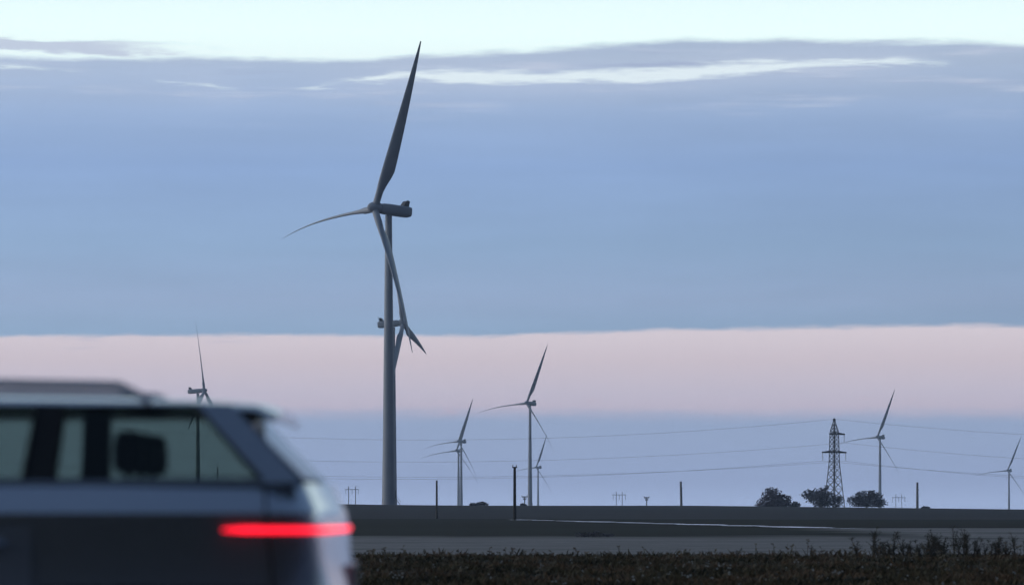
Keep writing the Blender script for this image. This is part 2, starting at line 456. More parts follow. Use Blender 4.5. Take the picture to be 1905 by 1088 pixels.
main = make_turbine(25.5, 4.0)
place(main, 723, 390, 1.0, 33, 'tallest and nearest grey wind turbine, its dark upper blade reaching into the clear sky')
T = [  # px of tower, hub y, scale, yaw, label
    (986, 750, .355, 54, 'pale grey turbine right of the thin dark pole, second tallest right of the largest one'),
    (858, 821, .262, 50, 'upper of the two overlapping turbines, its rotor above its neighbour'),
    (1637, 813, .290, 50, 'slim turbine just right of the lattice pylon, rising behind a round tree'),
    (1877, 875, .212, 58, 'pale turbine at the right edge, far beyond the last wooden pole'),
]
second = make_turbine(22, 4.5)
for i, (px, hy, s, rz, lb) in enumerate(T):
    place(second if i == 0 else copy_tree(second), px, hy, s, rz, lb)
low = make_turbine(20, 4.5)
place(low, 853, 838, .245, 60, 'lower of the two overlapping turbines, its rotor below its neighbour')
place(copy_tree(low), 1001, 869, .198, 54, 'smallest turbine, half hidden beside a taller tower and a dark pole')
lf = make_turbine(-4, .8, 1.5, 18)
place(lf, 368, 727, .405, 169, 'turbine facing right on the left side, its tower seen through the car windows')
bh = make_turbine(-17, .8, 1.5, 18)
place(bh, 731, 602, .62, 168, 'turbine facing right, mostly hidden behind the tower of the largest turbine')

# ------------------------------------------------------------------ lattice pylon and its lines
PD = 1090.0; u = PD / F                       # metres per photo pixel at the pylon
pb = at(1552, 943.5, PD)
PR = 36
py_root = empty('lattice_pylon', pb, R(PR))
H = 165 * u
def wid(z):     # half width of the tower body
    k = z / H
    if k < .52: return (19 - (19 - 9) * (k / .52)) * u * .72
    if k < .86: return (9 - 1.5 * ((k - .52) / .34)) * u * .75
    return max(.12, (7.5 * (1 - (k - .86) / .14)) * u * .7)
def corner(i, z):
    w = wid(z); return Vector((w * (1, 1, -1, -1)[i], w * (1, -1, -1, 1)[i], z))
lt = MB()
levels = [0, .11, .21, .30, .38, .455, .52, .58, .635, .69, .74, .79, .83, .86, .90, .94, .985]
levels = [k * H for k in levels]
for i in range(4):
    for a, b_ in zip(levels, levels[1:]):
        lt.tube([corner(i, a), corner(i, b_)], .15, 5)
        j = (i + 1) % 4
        lt.tube([corner(i, a), corner(j, b_)], .10, 4); lt.tube([corner(j, a), corner(i, b_)], .10, 4)
    for a in levels[1:]: 
        lt.tube([corner(i, a), corner((i + 1) % 4, a)], .07, 4)
lt.build('lattice_tower', M['steel'], py_root)
pk = MB(); pk.lathe([(.1, .97 * H), (.45, .975 * H), (.5, .99 * H), (.3, 1.0 * H), (.05, 1.005 * H)], 10, True); pk.build('peak_cap', M['arm_dark'], py_root)
def arm(z, x0, x1, name):
    a = MB()
    for yy in (-.5, .5):
        a.tube([(x0, yy * .2, z), (0, yy * 1.6, z), (x1, yy * .2, z)], .26, 5)
    a.tube([(x0, 0, z + .05), (-.6, 0, z + .6), (.6, 0, z + .6), (x1, 0, z + .05)], .16, 5)
    n = 8
    for k in range(n):
        xa = x0 + (x1 - x0) * k / n; xb = x0 + (x1 - x0) * (k + 1) / n
        a.tube([(xa, -.3, z), (xb, .3, z)], .09, 4)
    return a.build(name, M['arm_dark'], py_root)
ZA, ZB = (943.5 - 807) * u, (943.5 - 841) * u
arm(ZA, -11 * u, 25 * u, 'crossarm'); arm(ZB, -29 * u, 29 * u, 'crossarm')
def insul(x, z):
    a = MB(); prof = [(.03, z)]
    for k in range(9):
        zz = z - .25 - k * .27; prof += [(.05, zz), (.22, zz - .06), (.05, zz - .14)]
    prof += [(.03, z - 16 * u)]
    a.lathe(prof, 8, True)
    for q in range(1): a.tube([(x * 0, 0, z - 16 * u), (0, 0, z - 16.2 * u)], .12, 6)
    a.build('insulator', M['ceramic'], py_root).location.x = x
IX = [(24.6 * u, ZA), (-28.4 * u, ZB), (28.4 * u, ZB)]
for x, z in IX: insul(x, z)
tag(py_root, 'steel lattice pylon with two dark crossarms standing behind the round trees', 'pylon')

def world_pt(x, z):
    c_, s_ = math.cos(R(PR)), math.sin(R(PR)); return Vector((pb.x + x * c_, pb.y + x * s_, pb.z + z))
def wire(p, lx, ly, dl, rx, ry, dr, label):
    """conductor sagging from the pylon to both sides; l = the lowest point to the left (photo px), r = a point far right"""
    a = MB(); pts = []
    pl, pr = at(lx, ly, dl), at(rx, ry, dr)
    def para(q, low, t):       # t 0 at pylon, 1 at lowest point, 2 at the next pylon
        b_ = q.lerp(low, t); b_.z = low.z + (q.z - low.z) * (1 - t) ** 2; return b_
    for k in range(60, 0, -1): pts.append(para(p, pl, k / 30))
    pts.append(p)
    for k in range(1, 61): pts.append(para(p, pr, k / 30))
    a.tube(pts, .032, 5)
    tag(a.build('power_line', M['wire']), label, 'power line', 'power lines strung from the pylon')
wire(world_pt(0, .995 * H), 780, 818, 1080, 2300, 819, 1090, 'highest thin wire, running from the very top of the lattice pylon')
wire(world_pt(IX[0][0], ZA - 16 * u), 760, 859, 1080, 2300, 865, 1090, 'middle wire of the pylon, hung from its short upper crossarm')
wire(world_pt(IX[1][0], ZB - 16 * u), 740, 891, 1080, 2300, 896, 1100, 'lower wire hung from the left end of the long crossarm')
wire(world_pt(IX[2][0], ZB - 16 * u), 790, 887, 1095, 2300, 902, 1080, 'lower wire hung from the right end of the long crossarm')

# ------------------------------------------------------------------ poles
PG = 'wooden poles along the fields'
def pole(px, top, base, D, w, label, material, bracket=0, lean=0):
    b_ = at(px, base, D); h = (base - top) / F * D
    r_ = empty('utility_pole', (b_.x, b_.y, gz(b_.x, b_.y)))
    h = at(px, top, D).z - r_.location.z
    a = MB(); a.tube([(0, 0, -.5), (lean * .5, 0, h * .5), (lean, 0, h)], [w, w * .9, w * .8], 10); a.build('shaft', material, r_)
    if bracket == 1:
        c_ = MB(); c_.box((lean, -.05, h - .06), (.62, .16, .16)); c_.build('crossarm', M['arm_dark'], r_)
        for q in (-.24, .24):
            i_ = MB(); i_.lathe([(.03, 0), (.07, .05), (.05, .12), (.07, .16), (.02, .24)], 8, True); o = i_.build('insulator', M['ceramic'], r_); o.location = (lean + q, -.05, h + .02)
    if bracket == 2:
        c_ = MB(); c_.box((lean * .7 + .22, 0, h * .72), (.45, .12, .12)); c_.build('bracket', M['arm_dark'], r_)
    tag(r_, label, 'pole', PG); return r_
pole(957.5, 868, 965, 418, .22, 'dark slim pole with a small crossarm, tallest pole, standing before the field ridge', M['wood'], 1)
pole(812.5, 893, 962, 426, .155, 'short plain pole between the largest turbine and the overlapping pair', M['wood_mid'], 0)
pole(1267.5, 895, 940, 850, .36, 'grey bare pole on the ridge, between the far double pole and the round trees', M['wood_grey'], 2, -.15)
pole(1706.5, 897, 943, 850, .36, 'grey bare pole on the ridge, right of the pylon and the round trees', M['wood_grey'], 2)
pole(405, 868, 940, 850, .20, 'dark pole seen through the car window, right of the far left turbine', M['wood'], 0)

def hframe(px, top, D, label, gap=11, faint=.13):
    zt = at(px, top, D).z; x, y = at(px, 940, D).xy; zg = ZC - 14
    r_ = empty('twin_pole_pylon', (x, y, zg)); k = D / F; h = zt - zg; gq = gap * k
    for s_ in (-.5, .5):
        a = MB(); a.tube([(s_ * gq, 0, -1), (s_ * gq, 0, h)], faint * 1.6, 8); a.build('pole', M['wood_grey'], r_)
    a = MB(); a.box((0, 0, h - 6 * k), (26 * k, .45, .38)); a.build('crossarm', M['wood_grey'], r_)
    for s_ in (-1, 0, 1):
        a = MB(); a.lathe([(.05, 0), (.22, -.3), (.08, -.5), (.22, -.9), (.08, -1.1), (.2, -7 * k), (.03, -8 * k)], 8, True)
        o = a.build('insulator', M['ceramic'], r_); o.location = (s_ * 11.5 * k, 0, h - 6 * k - .2)
    tag(r_, label, 'pylon', 'far double pole pylons beyond the ridge')
hframe(1152, 914, 2300, 'far double pole pylon left of the grey pole on the ridge')
hframe(1672, 919, 2500, 'far double pole pylon between the round trees and the right grey pole')
hframe(655, 904, 2100, 'faint double pole pylon left of the largest turbine', 13, .16)
def tpole(px, top, D, label, w=10):
    zt = at(px, top, D).z; x, y = at(px, 940, D).xy; zg = ZC - 10; k = D / F; h = zt - zg
    r_ = empty('crossarm_pole', (x, y, zg))
    a = MB(); a.tube([(0, 0, -1), (0, 0, h)], .26, 8); a.build('shaft', M['wood_grey'], r_)
    for q, ww in ((.0, w), (4.2, w * .55)):
        a = MB(); a.box((0, 0, h - .3 - q * k), (ww * k, .3, .42)); a.build('crossarm', M['wood'], r_)
        for s_ in (-.45, .45):
            a = MB(); a.lathe([(.06, 0), (.16, .1), (.1, .3), (.16, .42), (.03, .6)], 8, True)
            o = a.build('insulator', M['ceramic'], r_); o.location = (s_ * ww * k, 0, h - .1 - q * k)
    tag(r_, label, 'pole', 'short poles with crossarms beyond the ridge')
tpole(1203, 924, 1500, 'short pole with double crossarms between the far double pole and the grey pole')
tpole(976, 922.5, 1500, 'short pole with crossarms just left of the second tallest turbine', 11)

# ------------------------------------------------------------------ trees and shrubs
def leaf_cloud(rnd, lobes, n, size):
    """leaf-sized faces spread through overlapping lobes (centre, radii), denser to the outside"""
    a = MB(); tot = sum(l[1][0] * l[1][2] for l in lobes)
    for c_, r_ in lobes:
        for _ in range(int(n * r_[0] * r_[2] / tot)):
            v = Vector((rnd.gauss(0, 1), rnd.gauss(0, 1), rnd.gauss(0, 1))).normalized() * (rnd.random() ** .45) * rnd.choice((1, 1, 1, 1.12))
            p = Vector((c_[0] + v.x * r_[0], c_[1] + v.y * r_[1], max(.05, c_[2] + v.z * r_[2])))
            d1 = Vector((rnd.gauss(0, 1), rnd.gauss(0, 1), rnd.gauss(0, .8))).normalized()
            d2 = d1.cross(Vector((rnd.gauss(0, 1), rnd.gauss(0, 1), rnd.gauss(0, 1)))).normalized()
            s_ = size * rnd.uniform(.5, 1.3)
            a.add([p - d1 * s_, p + d2 * s_ * .55, p + d1 * s_, p - d2 * s_ * .5], [(0, 1, 2, 3)])
    return a
def tree(px, D, lobes_px, n, size, m, label, seed, limbs=7, base=942, name='round_tree', group='round trees on the ridge', cat='tree', sink=0):
    rnd = random.Random(seed); k = D / F
    b_ = at(px, base, D); r_ = empty(name, (b_.x, b_.y, b_.z - sink))
    lobes = [((lx * k, rnd.uniform(-1, 1) * rx * k * .4, lz * k), (rx * k, rx * k * .8, rz_ * k)) for lx, lz, rx, rz_ in lobes_px]
    tr = MB(); top = max(c_[2] for c_, _ in lobes)
    tr.tube([(0, 0, -1 - sink * 0), (.1, 0, top * .35), (-.1, .1, top * .8)], [.38, .3, .14], 8)
    for q in range(limbs):
        c_, rr = lobes[q % len(lobes)]
        e = Vector(c_) + Vector((rnd.uniform(-.8, .8) * rr[0], rnd.uniform(-.8, .8) * rr[1], rnd.uniform(.0, .9) * rr[2]))
        s0 = Vector((0, 0, top * rnd.uniform(.15, .5)))
        md = s0.lerp(e, .5) + Vector((0, 0, -.2))
        tr.tube([s0, md, e], [.16, .11, .04], 5)
        for w in range(3):
            f = e + Vector((rnd.uniform(-1, 1), rnd.uniform(-1, 1), rnd.uniform(.1, 1))) * rr[2] * .5
            tr.tube([md.lerp(e, .6), f], [.06, .02], 4)
    tr.build('trunk', M['bark'], r_)
    leaf_cloud(rnd, lobes, n, size).build('crown', m, r_)
    tag(r_, label, cat, group)
tree(1440, 1060, [(-4, 20, 20, 16), (4, 12, 28, 13), (-14, 7, 20, 10), (16, 11, 17, 12), (-5, 27, 12, 8), (27, 17, 7, 4), (22, 5, 14, 6), (-22, 3, 14, 5), (2, 3, 30, 5)], 2700, .40, M['leaf_a'],
     'leftmost round tree on the ridge, brownish and tapering to the ground on its left', 21)
tree(1529, 1062, [(-22, 22, 17, 10), (-6, 22, 20, 11), (8, 16, 20, 13), (2, 30, 9, 7), (0, 8, 20, 9), (28, 11, 14, 12), (-13, 13, 16, 9), (9, 36, 4, 5), (4, 3, 22, 5)], 2700, .40, M['leaf_b'],
     'dark tree at the foot of the lattice pylon, overhanging on its left', 22)
tree(1612, 1062, [(-20, 12, 17, 10), (-4, 17, 20, 13), (14, 17, 18, 13), (24, 8, 14, 9), (2, 7, 32, 8), (2, 3, 36, 5), (10, 24, 11, 7), (-14, 21, 8, 6)], 2700, .40, M['leaf_b'],
     'rightmost round tree on the ridge, broad and dark, in front of a slim turbine', 23)
for px, lb, lo, sd in ((1479, 'small thin shrub on the skyline between the two left round trees', [(0, 6, 7, 5), (-5, 3, 6, 3), (5, 4, 5, 4)], 34),
                       (888, 'low distant shrub clump on the skyline just right of the overlapping turbines', [(-8, 3, 7, 3), (2, 3.5, 6, 3.5), (10, 4, 7, 4), (16, 3, 5, 3)], 31),
                       (972, 'tiny shrub on the skyline beside the dark slim pole', [(0, 2, 4, 2.6), (4, 1.5, 3, 2)], 32),
                       (1722, 'tiny shrub on the skyline right of the last grey pole', [(-3, 1.5, 5, 2), (3, 1.5, 5, 2)], 33)):
    tree(px, 1100, lo, 260, .5, M['leaf_b'], lb, sd, 4, hz_px(px) + 1, 'shrub', 'small shrubs on the skyline', 'shrub')

# ------------------------------------------------------------------ foreground vegetation
def gmat(n_, c_): return mat(n_, c_, .9, var=.4, scale=1.2, spec=.1)
GM = [gmat('olive_grass', (.135, .112, .064)), gmat('brown_grass', (.19, .13, .078)), gmat('dead_grass', (.23, .19, .13)), gmat('pale_seed_heads', (.34, .33, .29)), gmat('dark_undergrowth', (.05, .048, .03))]
gr = MB(); rg = random.Random(3)
def tuft(x, y, hs, nb):
    z = gz(x, y)
    q = math.sin(x * 1.3 + 2.1 * math.sin(y * .21)) + math.sin(y * .43 + 1.6 * math.sin(x * .55)) + rg.gauss(0, .7)
    gr.mi = 4 if q < -1.7 else (0 if q < .5 else (1 if q < 2.2 else 2))
    for _ in range(nb):
        a = rg.uniform(0, 6.283); l = hs * rg.uniform(.5, 1.15); w = rg.uniform(.006, .018) * (1 + y / 90)
        b0 = Vector((x + rg.gauss(0, .1), y + rg.gauss(0, .1), z - .02)); tip = b0 + Vector((math.cos(a) * l * .75, math.sin(a) * l * .75, l * rg.uniform(.5, 1)))
        sd = Vector((math.cos(a + 1.57), math.sin(a + 1.57), 0)) * w; md = b0.lerp(tip, .55) + Vector((0, 0, l * .1))
        gr.add([b0 - sd, b0 + sd, md + sd * .8, tip, md - sd * .8], [(0, 1, 2, 3, 4)])
    if rg.random() < .02:
        gr.mi = 3; h_ = hs * rg.uniform(.6, 1.0); q = Vector((x, y, z + h_)); e = rg.uniform(.015, .035)
        for _ in range(3):
            o_ = q + Vector((rg.gauss(0, .04), rg.gauss(0, .04), rg.gauss(0, .03)))
            gr.add([o_ + Vector((-e, 0, 0)), o_ + Vector((0, -e, -e * .6)), o_ + Vector((e, 0, 0)), o_ + Vector((0, e, e * .8))], [(0, 1, 2, 3)])
for _ in range(17500):
    y = rg.uniform(66, 111); x = rg.uniform(-.24, .24) * y
    if math.sin(x * .8 + 2 * math.sin(y * .3)) + math.sin(y * .37 + x * .21) < -.8 and rg.random() < .7: continue
    patch = .6 + .5 * math.sin(x * .9 + 1.7 * math.sin(y * .35)) * math.sin(y * .5 + x * .3)
    tuft(x, y, .07 + .12 * rg.random() + .07 * max(0, patch), 6)
for _ in range(2500):
    y = rg.uniform(26, 66); tuft(rg.uniform(-.2, .2) * y, y, .12 + .2 * rg.random(), 5)
for _ in range(700):
    y = rg.gauss(110, .8); tuft(rg.uniform(-19, 19), y, .10 + .28 * rg.random() ** 2, 4)
for _ in range(420):
    y = rg.uniform(70, 110.5); x = rg.uniform(-.2, .2) * y; z = gz(x, y); h_ = rg.uniform(.18, .5) * (1.2 if x > 8 else .8); gr.mi = rg.choice((1, 2, 2))
    lx = rg.gauss(0, .08); e = rg.uniform(.006, .012)
    gr.add([(x - e, y, z), (x + e, y, z), (x + lx + e * .6, y + .02, z + h_), (x + lx - e * .6, y + .02, z + h_)], [(0, 1, 2, 3)])
    for k in range(rg.randint(2, 5)):
        t_ = rg.uniform(.5, 1); c_ = Vector((x + lx * t_, y, z + h_ * t_)); d_ = rg.choice((-1, 1)) * rg.uniform(.03, .09)
        gr.add([c_, c_ + Vector((d_, -.01, .02)), c_ + Vector((d_ * 1.1, 0, .06)), c_ + Vector((0, .01, .03))], [(0, 1, 2, 3)])
tag(gr.build('grass', GM), 'rough dark brown and green grass along the bottom of the picture', 'grass', kind='stuff')

WM = [gmat('weed_stem', (.10, .085, .065)), gmat('weed_leaf', (.085, .085, .065))]
def weed_mesh(seed, h, spread, dens):
    rnd = random.Random(seed); st, lf_ = MB(), MB()
    for q in range(rnd.randint(2, 4)):
        a = rnd.uniform(0, 6.28); lean = Vector((math.cos(a), math.sin(a), 0)) * spread * rnd.uniform(.2, .9)
        hh = h * (1 if q == 0 else rnd.uniform(.55, .9)); pts = [Vector((0, 0, -.05)), lean * .3 + Vector((0, 0, hh * .5)), lean + Vector((0, 0, hh))]
        st.tube(pts, [.014, .011, .006], 5)
        for w in range(int(9 * dens)):
            t_ = rnd.uniform(.25, 1.0); p0 = pts[1].lerp(pts[2], (t_ - .5) * 2) if t_ > .5 else pts[0].lerp(pts[1], t_ * 2)
            b_ = rnd.uniform(0, 6.28); l_ = h * rnd.uniform(.10, .24) * (1.25 - .6 * t_)
            e = p0 + Vector((math.cos(b_) * l_, math.sin(b_) * l_, l_ * rnd.uniform(.3, 1)))
            st.tube([p0, e], [.007, .004], 4)
            for _ in range(5):
                c_ = p0.lerp(e, rnd.uniform(.3, 1.1)) + Vector((rnd.gauss(0, .03), rnd.gauss(0, .03), rnd.gauss(0, .03)))
                d1 = Vector((rnd.gauss(0, 1), rnd.gauss(0, 1), rnd.gauss(0, 1))).normalized() * rnd.uniform(.012, .032)
                d2 = d1.cross(Vector((rnd.gauss(0, 1), rnd.gauss(0, 1), rnd.gauss(0, 1)))).normalized() * rnd.uniform(.006, .014)
                lf_.add([c_ - d1, c_ + d2, c_ + d1, c_ - d2], [(0, 1, 2, 3)])
    return st, lf_
protos = []
for i, (h, sp, dn) in enumerate(((.55, .2, 1.2), (.8, .25, 1.4), (.68, .3, 1.5), (.42, .25, 1.3), (1.0, .12, 1.5))):
    st, lf_ = weed_mesh(40 + i, h, sp, dn)
    r_ = empty('weed'); st.build('stem', WM[0], r_); lf_.build('leaves', WM[1], r_); protos.append(r_)
rnd = random.Random(8); used = set()
spots = [(1775, 4, 1.0, 'tallest upright weed, standing against the grey field at the right'),
         (1512, 3, 1.0, 'lone small weed at the grass edge left of the weedy clump'), (1372, 3, .8, 'leftmost small weed at the grass edge')]
for k in range(52):
    spots.append((rnd.choice((rnd.uniform(1590, 1900), rnd.uniform(1640, 1860), rnd.uniform(1700, 1960))), rnd.choice((0, 0, 1, 1, 2, 3)), rnd.uniform(.7, 1.35),
                  'dark leafy weed in the clump along the grass edge at the right'))
for px, pi, sc_, lb in spots:
    r_ = protos[pi] if pi not in used else copy_tree(protos[pi]); used.add(pi)
    y = rnd.uniform(107.5, 111); x = (px - 952.5) / F * y
    r_.location = (x, y, gz(x, y)); r_.rotation_euler = (0, 0, rnd.uniform(0, 6.28)); r_.scale = (sc_,) * 3
    tag(r_, lb, 'weed', 'weeds along the grass edge')
for i, pr in enumerate(protos):
    if i not in used: print('unused weed', i)
sp_ = ground_pt(1095, 999); rb = empty('shrub', sp_)
leaf_cloud(random.Random(77), [((-.3, 0, .12), (.5, .3, .18)), ((.35, 0, .16), (.35, .3, .22)), ((1.0, 0, .1), (.5, .3, .13))], 420, .05).build('foliage', M['leaf_b'], rb)
st = MB()
for q in range(6): st.tube([(q * .2 - .4, 0, -.05), (q * .22 - .42, 0, .32)], [.02, .008], 5)
st.build('stem', M['bark'], rb)
tag(rb, 'low dark shrub in the grey field left of the middle, below the bright ditch', 'shrub')

# ------------------------------------------------------------------ the car passing on the left
CW = .93                          # half width
CY = 12.0 + CW
car = empty('car', ((640 - 952.5) / F * 12.2, CY, .004))
tag(car, 'dark grey estate car with lit red tail lamp, cut off by the left edge', 'car')
def outline(xr, xf, w, rr, rf, n=7, flat=.06):
    """closed plan outline, rear end at xr (towards +x), front at xf; rr/rf corner radii, ends slightly bowed"""
    pts = []
    def arc(cx, cy, r_, a0, a1):
        for k in range(n):
            a = a0 + (a1 - a0) * k / (n - 1); pts.append((cx + r_ * math.cos(a), cy + r_ * math.sin(a)))
    arc(xr - rr, -w + rr, rr, -math.pi / 2, 0)
    pts.append((xr + flat * .7, -w * .4)); pts.append((xr + flat, 0)); pts.append((xr + flat * .7, w * .4))
    arc(xr - rr, w - rr, rr, 0, math.pi / 2)
    for t_ in (.25, .5, .75): pts.append((xr + (xf - xr) * t_, w + .012))
    arc(xf + rf, w - rf, rf, math.pi / 2, math.pi)
    pts.append((xf - flat * 1.5, w * .4)); pts.append((xf - flat * 2, 0)); pts.append((xf - flat * 1.5, -w * .4))
    arc(xf + rf, -w + rf, rf, math.pi, 1.5 * math.pi)
    for t_ in (.75, .5, .25): pts.append((xr + (xf - xr) * t_, -w - .012))
    return pts
body = MB(); rings = []
for z, xr, xf, w, rr, rf in ((.24, -.25, -4.45, .78, .2, .3), (.30, -.05, -4.62, .86, .24, .35), (.48, .02, -4.68, .91, .24, .38), (.62, .02, -4.68, .92, .24, .38),
                             (.76, -.04, -4.62, .915, .22, .38), (.95, -.07, -4.55, .925, .2, .38), (1.0, -.075, -4.46, .93, .2, .4), (1.085, -.085, -4.0, .94, .2, .4),
                             (1.118, -.09, -3.7, .945, .2, .4), (1.135, -.10, -3.5, .932, .2, .4), (1.18, -.12, -3.42, .889, .2, .4), (1.232, -.14, -3.36, .842, .2, .4)):
    rings.append([(x, y, z) for x, y in outline(xr, xf, w, rr, rf)])
body.loft(rings)
bo = body.build('body', M['paint'], car, smooth=35)
# doors lines and handles as parts
for s_ in (-1, 1):
    for x0, x1 in ((-1.15, -2.16), (-2.20, -3.18)):
        dd = MB(); yy = s_ * .944
        dd.add([(x0, yy, .42), (x1, yy, .42), (x1, yy, 1.08), (x0 - (.0), yy, 1.08)], [(0, 1, 2, 3)])
        d2 = MB()
        for q in ((x0, x0),):
            pass
        dm = MB(); rr_ = []
        for z, off in ((.36, .928), (.5, .934), (.62, .942), (.80, .942), (.95, .946), (1.07, .952)):
            rr_.append([(x0, s_ * (off - .02), z), (x1, s_ * (off - .02), z), (x1, s_ * off, z), (x0, s_ * off, z)])
        dm.loft(rr_); do = dm.build('door', M['paint'], car, smooth=30)
        h_ = MB(); h_.tube([(x0 - .10, s_ * .955, 1.0), (x0 - .14, s_ * .985, 1.005), (x0 - .28, s_ * .985, 1.005), (x0 - .32, s_ * .955, 1.0)], .014, 8)
        h_.build('handle', M['trim'], do)
# greenhouse geometry: a point on the side at (x, height fraction)
ZB0, ZT0 = 1.236, 1.525
def side(x, k, s_, out=0):
    return Vector((x, s_ * (.840 - (.840 - .70) * k + out - .035 * max(0, -x - 2.9) * 0), ZB0 + (ZT0 - ZB0) * k))
def slab(mb, quad, nrm, th):
    n_ = Vector(nrm).normalized() * th
    q = [Vector(p) for p in quad]; mb.add(q + [p - n_ for p in q], [(0, 1, 2, 3), (7, 6, 5, 4), (0, 4, 5, 1), (1, 5, 6, 2), (2, 6, 7, 3), (3, 7, 4, 0)])
win = [(-.30, -1.08, -.56, -1.06), (-1.20, -2.10, -1.17, -2.08), (-2.24, -3.16, -2.22, -2.66)]     # belt x0,x1, roof x0,x1
pil = [(-.15, -.30, -.43, -.56), (-1.08, -1.20, -1.06, -1.17), (-2.10, -2.24, -2.08, -2.22), (-3.16, -3.32, -2.66, -2.80)]
for s_ in (-1, 1):
    for a0, a1, b0, b1 in win:
        w_ = MB(); slab(w_, [side(a0, .02, s_, -.012), side(a1, .02, s_, -.012), side(b1, .98, s_, -.012), side(b0, .98, s_, -.012)], (0, s_, .5), .005)
        w_.build('side_window', M['glass'], car)
    for i, (a0, a1, b0, b1) in enumerate(pil):
        p_ = MB(); slab(p_, [side(a0, 0, s_), side(a1, 0, s_), side(b1, 1.02, s_), side(b0, 1.02, s_)], (0, s_, .5), .05)
        p_.build('pillar', M['paint'] if i in (0, 3) else M['black'], car)
    tb = MB(); tb.tube([side(-.2, -.02, s_, .012), side(-1.5, -.02, s_, .016), side(-3.3, -.02, s_, .012)], .011, 8); tb.build('window_trim', M['trim'], car)
# roof
rf_ = MB(); rings = []
for x, zc_, w in ((-.26, 1.515, .62), (-.34, 1.548, .665), (-.60, 1.563, .69), (-1.4, 1.576, .70), (-2.2, 1.572, .70), (-2.68, 1.555, .69), (-2.86, 1.525, .665)):
    top = [(x, y_ * w, zc_ - .032 * abs(y_) ** 3 - (.012 if abs(y_) == 1 else 0)) for y_ in (-1, -.94, -.6, 0, .6, .94, 1)]
    lo = [(x, w * 1.0, min(1.522, zc_ - .04)), (x, w * .94, min(1.505, zc_ - .05)), (x, 0, min(1.515, zc_ - .045)), (x, -w * .94, min(1.505, zc_ - .05)), (x, -w * 1.0, min(1.522, zc_ - .04))]
    rings.append(top + lo)
rf_.loft(rings); rfo = rf_.build('roof', M['paint'], car, smooth=50)
for s_ in (-1, 1):
    rr_ = MB(); rr_.tube([(-.74, s_ * .66, 1.545), (-.86, s_ * .655, 1.600), (-1.5, s_ * .655, 1.612), (-2.3, s_ * .655, 1.604), (-2.48, s_ * .66, 1.55)], [.014, .02, .02, .02, .014], 8)
    for x in (-1.5,): rr_.tube([(x, s_ * .66, 1.545), (x, s_ * .655, 1.61)], .014, 8)
    rr_.build('roof_rail', M['rail'], rfo)
# rear window and windscreen
w_ = MB(); slab(w_, [(-.15, -.74, 1.25), (-.15, .74, 1.25), (-.42, .62, 1.515), (-.42, -.62, 1.515)], (1, 0, .9), .005); w_.build('rear_window', M['glass'], car)
w_ = MB(); slab(w_, [(-3.38, .76, 1.25), (-3.38, -.76, 1.25), (-2.84, -.63, 1.515), (-2.84, .63, 1.515)], (-1, 0, 1.8), .005); w_.build('windscreen', M['glass'], car)
for s_ in (-1, 1):
    sm_ = MB(); sm_.tube([(-.29, s_ * .845, 1.232), (-.285, s_ * .892, 1.18), (-.28, s_ * .944, 1.12), (-.27, s_ * .942, 1.0), (-.25, s_ * .93, .8), (-.22, s_ * .925, .6)], .005, 6)
    sm_.tube([(-.27, s_ * .940, .84), (-1.12, s_ * .934, .84)], .005, 6)
    sm_.build('panel_gap', M['black'], bo)
    ws = MB()
    for a0, a1, b0, b1 in win:
        q4 = [side(a0, .015, s_, .002), side(a1, .015, s_, .002), side(b1, .985, s_, .002), side(b0, .985, s_, .002)]
        ws.tube(q4 + q4[:1], .009, 6)
    ws.build('window_seal', M['black'], car)
# tail lamps: wrap round the corner and run across the tailgate
for s_ in (-1, 1):
    tl = MB(); path = []
    base = [(-.44, .944), (-.36, .943), (-.30, .941), (-.24, .932), (-.17, .905), (-.115, .855), (-.085, .78), (-.07, .72), (-.045, .4), (-.028, .03)]
    rr_ = []
    for i, (x, y) in enumerate(base):
        hh = .003 + .007 * min(1, i / 1.0); zc_ = 1.055
        nx, ny = (0, 1) if i < 3 else ((.5, .85) if i < 5 else ((.85, .5) if i < 7 else (1, 0)))
        o_ = .010
        rr_.append([(x + nx * o_, s_ * (y + ny * o_), zc_ - hh), (x + nx * (o_ + .008), s_ * (y + ny * (o_ + .008)), zc_), (x + nx * o_, s_ * (y + ny * o_), zc_ + hh),
                    (x - nx * .03, s_ * (y - ny * .03), zc_ + hh), (x - nx * .03, s_ * (y - ny * .03), zc_ - hh)])
    tl.loft(rr_); tl.build('tail_lamp', M['tail'], car, smooth=40)
    hl = MB(); hl.loft([[(-4.62, s_ * .45, .80), (-4.62, s_ * .45, .90), (-4.55, s_ * .45, .90), (-4.55, s_ * .45, .80)], [(-4.52, s_ * .74, .80), (-4.50, s_ * .74, .93), (-4.42, s_ * .74, .93), (-4.45, s_ * .74, .80)],
                       [(-4.2, s_ * .93, .84), (-4.15, s_ * .93, .95), (-4.1, s_ * .90, .95), (-4.15, s_ * .90, .84)]]); hl.build('headlight', M['headlens'], car)
    mr = MB(); mr.tube([(-2.98, s_ * .86, 1.22), (-2.99, s_ * .95, 1.25)], .025, 8); mr.box((-3.0, s_ * 1.03, 1.28), (.12, .2, .14)); mr.build('door_mirror', M['paint'], car)
bm_ = MB(); bm_.loft([[(x, y, z) for x, y in outline(.05, -4.72, .925, .24, .38)] for z in (.34, .56)]); bm_.build('bumper_cladding', M['black'], car, smooth=40)
pl_ = MB(); pl_.box((-.005, 0, .86), (.03, .52, .11)); pl_.build('number_plate', M['headlens'], car)
gl_ = MB(); gl_.box((-4.74, 0, .70), (.1, .9, .2)); gl_.build('grille', M['black'], car)
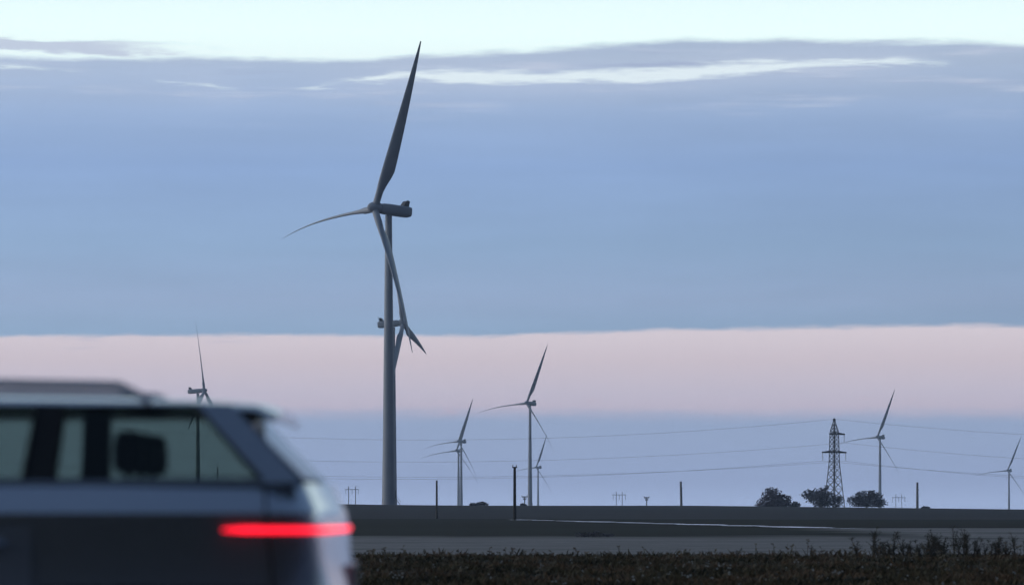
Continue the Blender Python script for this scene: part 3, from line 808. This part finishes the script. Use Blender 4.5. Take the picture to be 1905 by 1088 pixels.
for x in (-.86, -3.62):
    for s_ in (-1, 1):
        ar = MB(); n_ = 20; rr_ = []
        for k in range(n_ + 1):
            a = math.pi * k / n_; c_, q = math.cos(a), math.sin(a)
            rr_.append([(x + r_ * c_, s_ * y, .34 + r_ * q) for r_, y in ((.36, .90), (.36, .965), (.44, .96), (.44, .90))])
        ar.loft(rr_); ar.build('wheel_arch', M['black'], car, smooth=40)
        Mw = Matrix.Translation((x, s_ * .85, .34)) @ Matrix.Rotation(R(90), 4, 'X')
        we = bpy.data.objects.new('wheel', None); COL.objects.link(we); we.parent = car
        ty = MB(); ty.lathe([(.22, -.11), (.31, -.115), (.34, -.09), (.34, .09), (.31, .115), (.22, .11), (.22, -.11)], 32, False, Mw); ty.build('tyre', M['rubber'], we, smooth=40)
        ri = MB(); ri.lathe([(.03, -.08), (.22, -.10), (.225, .10), (.03, .08)], 32, True, Mw)
        for k in range(5):
            a = k * 1.2566
            for zz in (-.108, .108): ri.box((.12 * math.cos(a), .12 * math.sin(a), zz), (.19, .05, .012), Mw @ Matrix.Translation((0, 0, 0)) @ Matrix.Rotation(0, 4, 'Z'))
        ri.build('rim', M['rim'], we, smooth=40)
# interior: seats with head restraints
def seat(x, y, w, name='seat'):
    s_ = MB(); rr_ = []
    for z, xo, d_, k in ((.55, .02, .16, .9), (.75, .0, .17, 1), (1.0, .05, .15, 1), (1.18, .09, .12, .95), (1.25, .11, .08, .8)):
        rr_.append([(x + xo + d_ * .5 * c_, y + w * .5 * k * q, z) for c_, q in ((1, -.9), (1, .9), (.6, 1), (-.6, 1), (-1, .9), (-1, -.9), (-.6, -1), (.6, -1))])
    s_.loft(rr_); s_.box((x - .28, y, .55), (.55, w * .95, .16)); so_ = s_.build(name, M['seat'], car, smooth=50)
    for yy in ((y,) if w < .7 else (y - .42, y, y + .42)):
        h_ = MB(); rr_ = []
        for z, k, d_ in ((1.27, .75, .07), (1.30, 1, .10), (1.38, 1, .10), (1.425, .85, .08), (1.435, .6, .05)):
            rr_.append([(x + .13 + d_ * .5 * c_, yy + .13 * k * q, z) for c_, q in ((1, -.8), (1, .8), (.5, 1), (-.5, 1), (-1, .8), (-1, -.8), (-.5, -1), (.5, -1))])
        h_.loft(rr_)
        for q in (-.05, .05): h_.tube([(x + .12, yy + q, 1.2), (x + .13, yy + q, 1.29)], .007, 6)
        h_.build('headrest', M['seat'], so_, smooth=50)
seat(-.98, 0, 1.35, 'rear_bench'); seat(-2.35, -.38, .55); seat(-2.35, .38, .55)
sw = MB(); sw.tube([(-2.95 + .18 * math.cos(a) * .35, -.38 + .18 * math.sin(a), 1.12 + .17 * math.cos(a)) for a in [k * .3142 for k in range(21)]], .014, 8); sw.build('steering_wheel', M['black'], car)
ds_ = MB(); ds_.box((-3.2, 0, 1.16), (.45, 1.45, .15)); ds_.build('dashboard', M['black'], car)

# ------------------------------------------------------------------ the air
hb = MB(); x0, x1, y0, y1, z0, z1 = -5600, 5600, -700, 5700, -62, 155
hb.box(((x0 + x1) / 2, (y0 + y1) / 2, (z0 + z1) / 2), (x1 - x0, y1 - y0, z1 - z0))
hm = bpy.data.materials.new('haze_air'); hm.use_nodes = True; hm.node_tree.nodes.clear()
pv = hm.node_tree.nodes.new('ShaderNodeVolumePrincipled'); pv.inputs['Color'].default_value = (.72, .82, 1.0, 1); pv.inputs['Density'].default_value = .00012
pv.inputs['Anisotropy'].default_value = .65
ho = hm.node_tree.nodes.new('ShaderNodeOutputMaterial'); hm.node_tree.links.new(pv.outputs[0], ho.inputs['Volume'])
tag(hb.build('haze', hm), 'thin blue dusk haze over the plain', 'haze', kind='stuff')
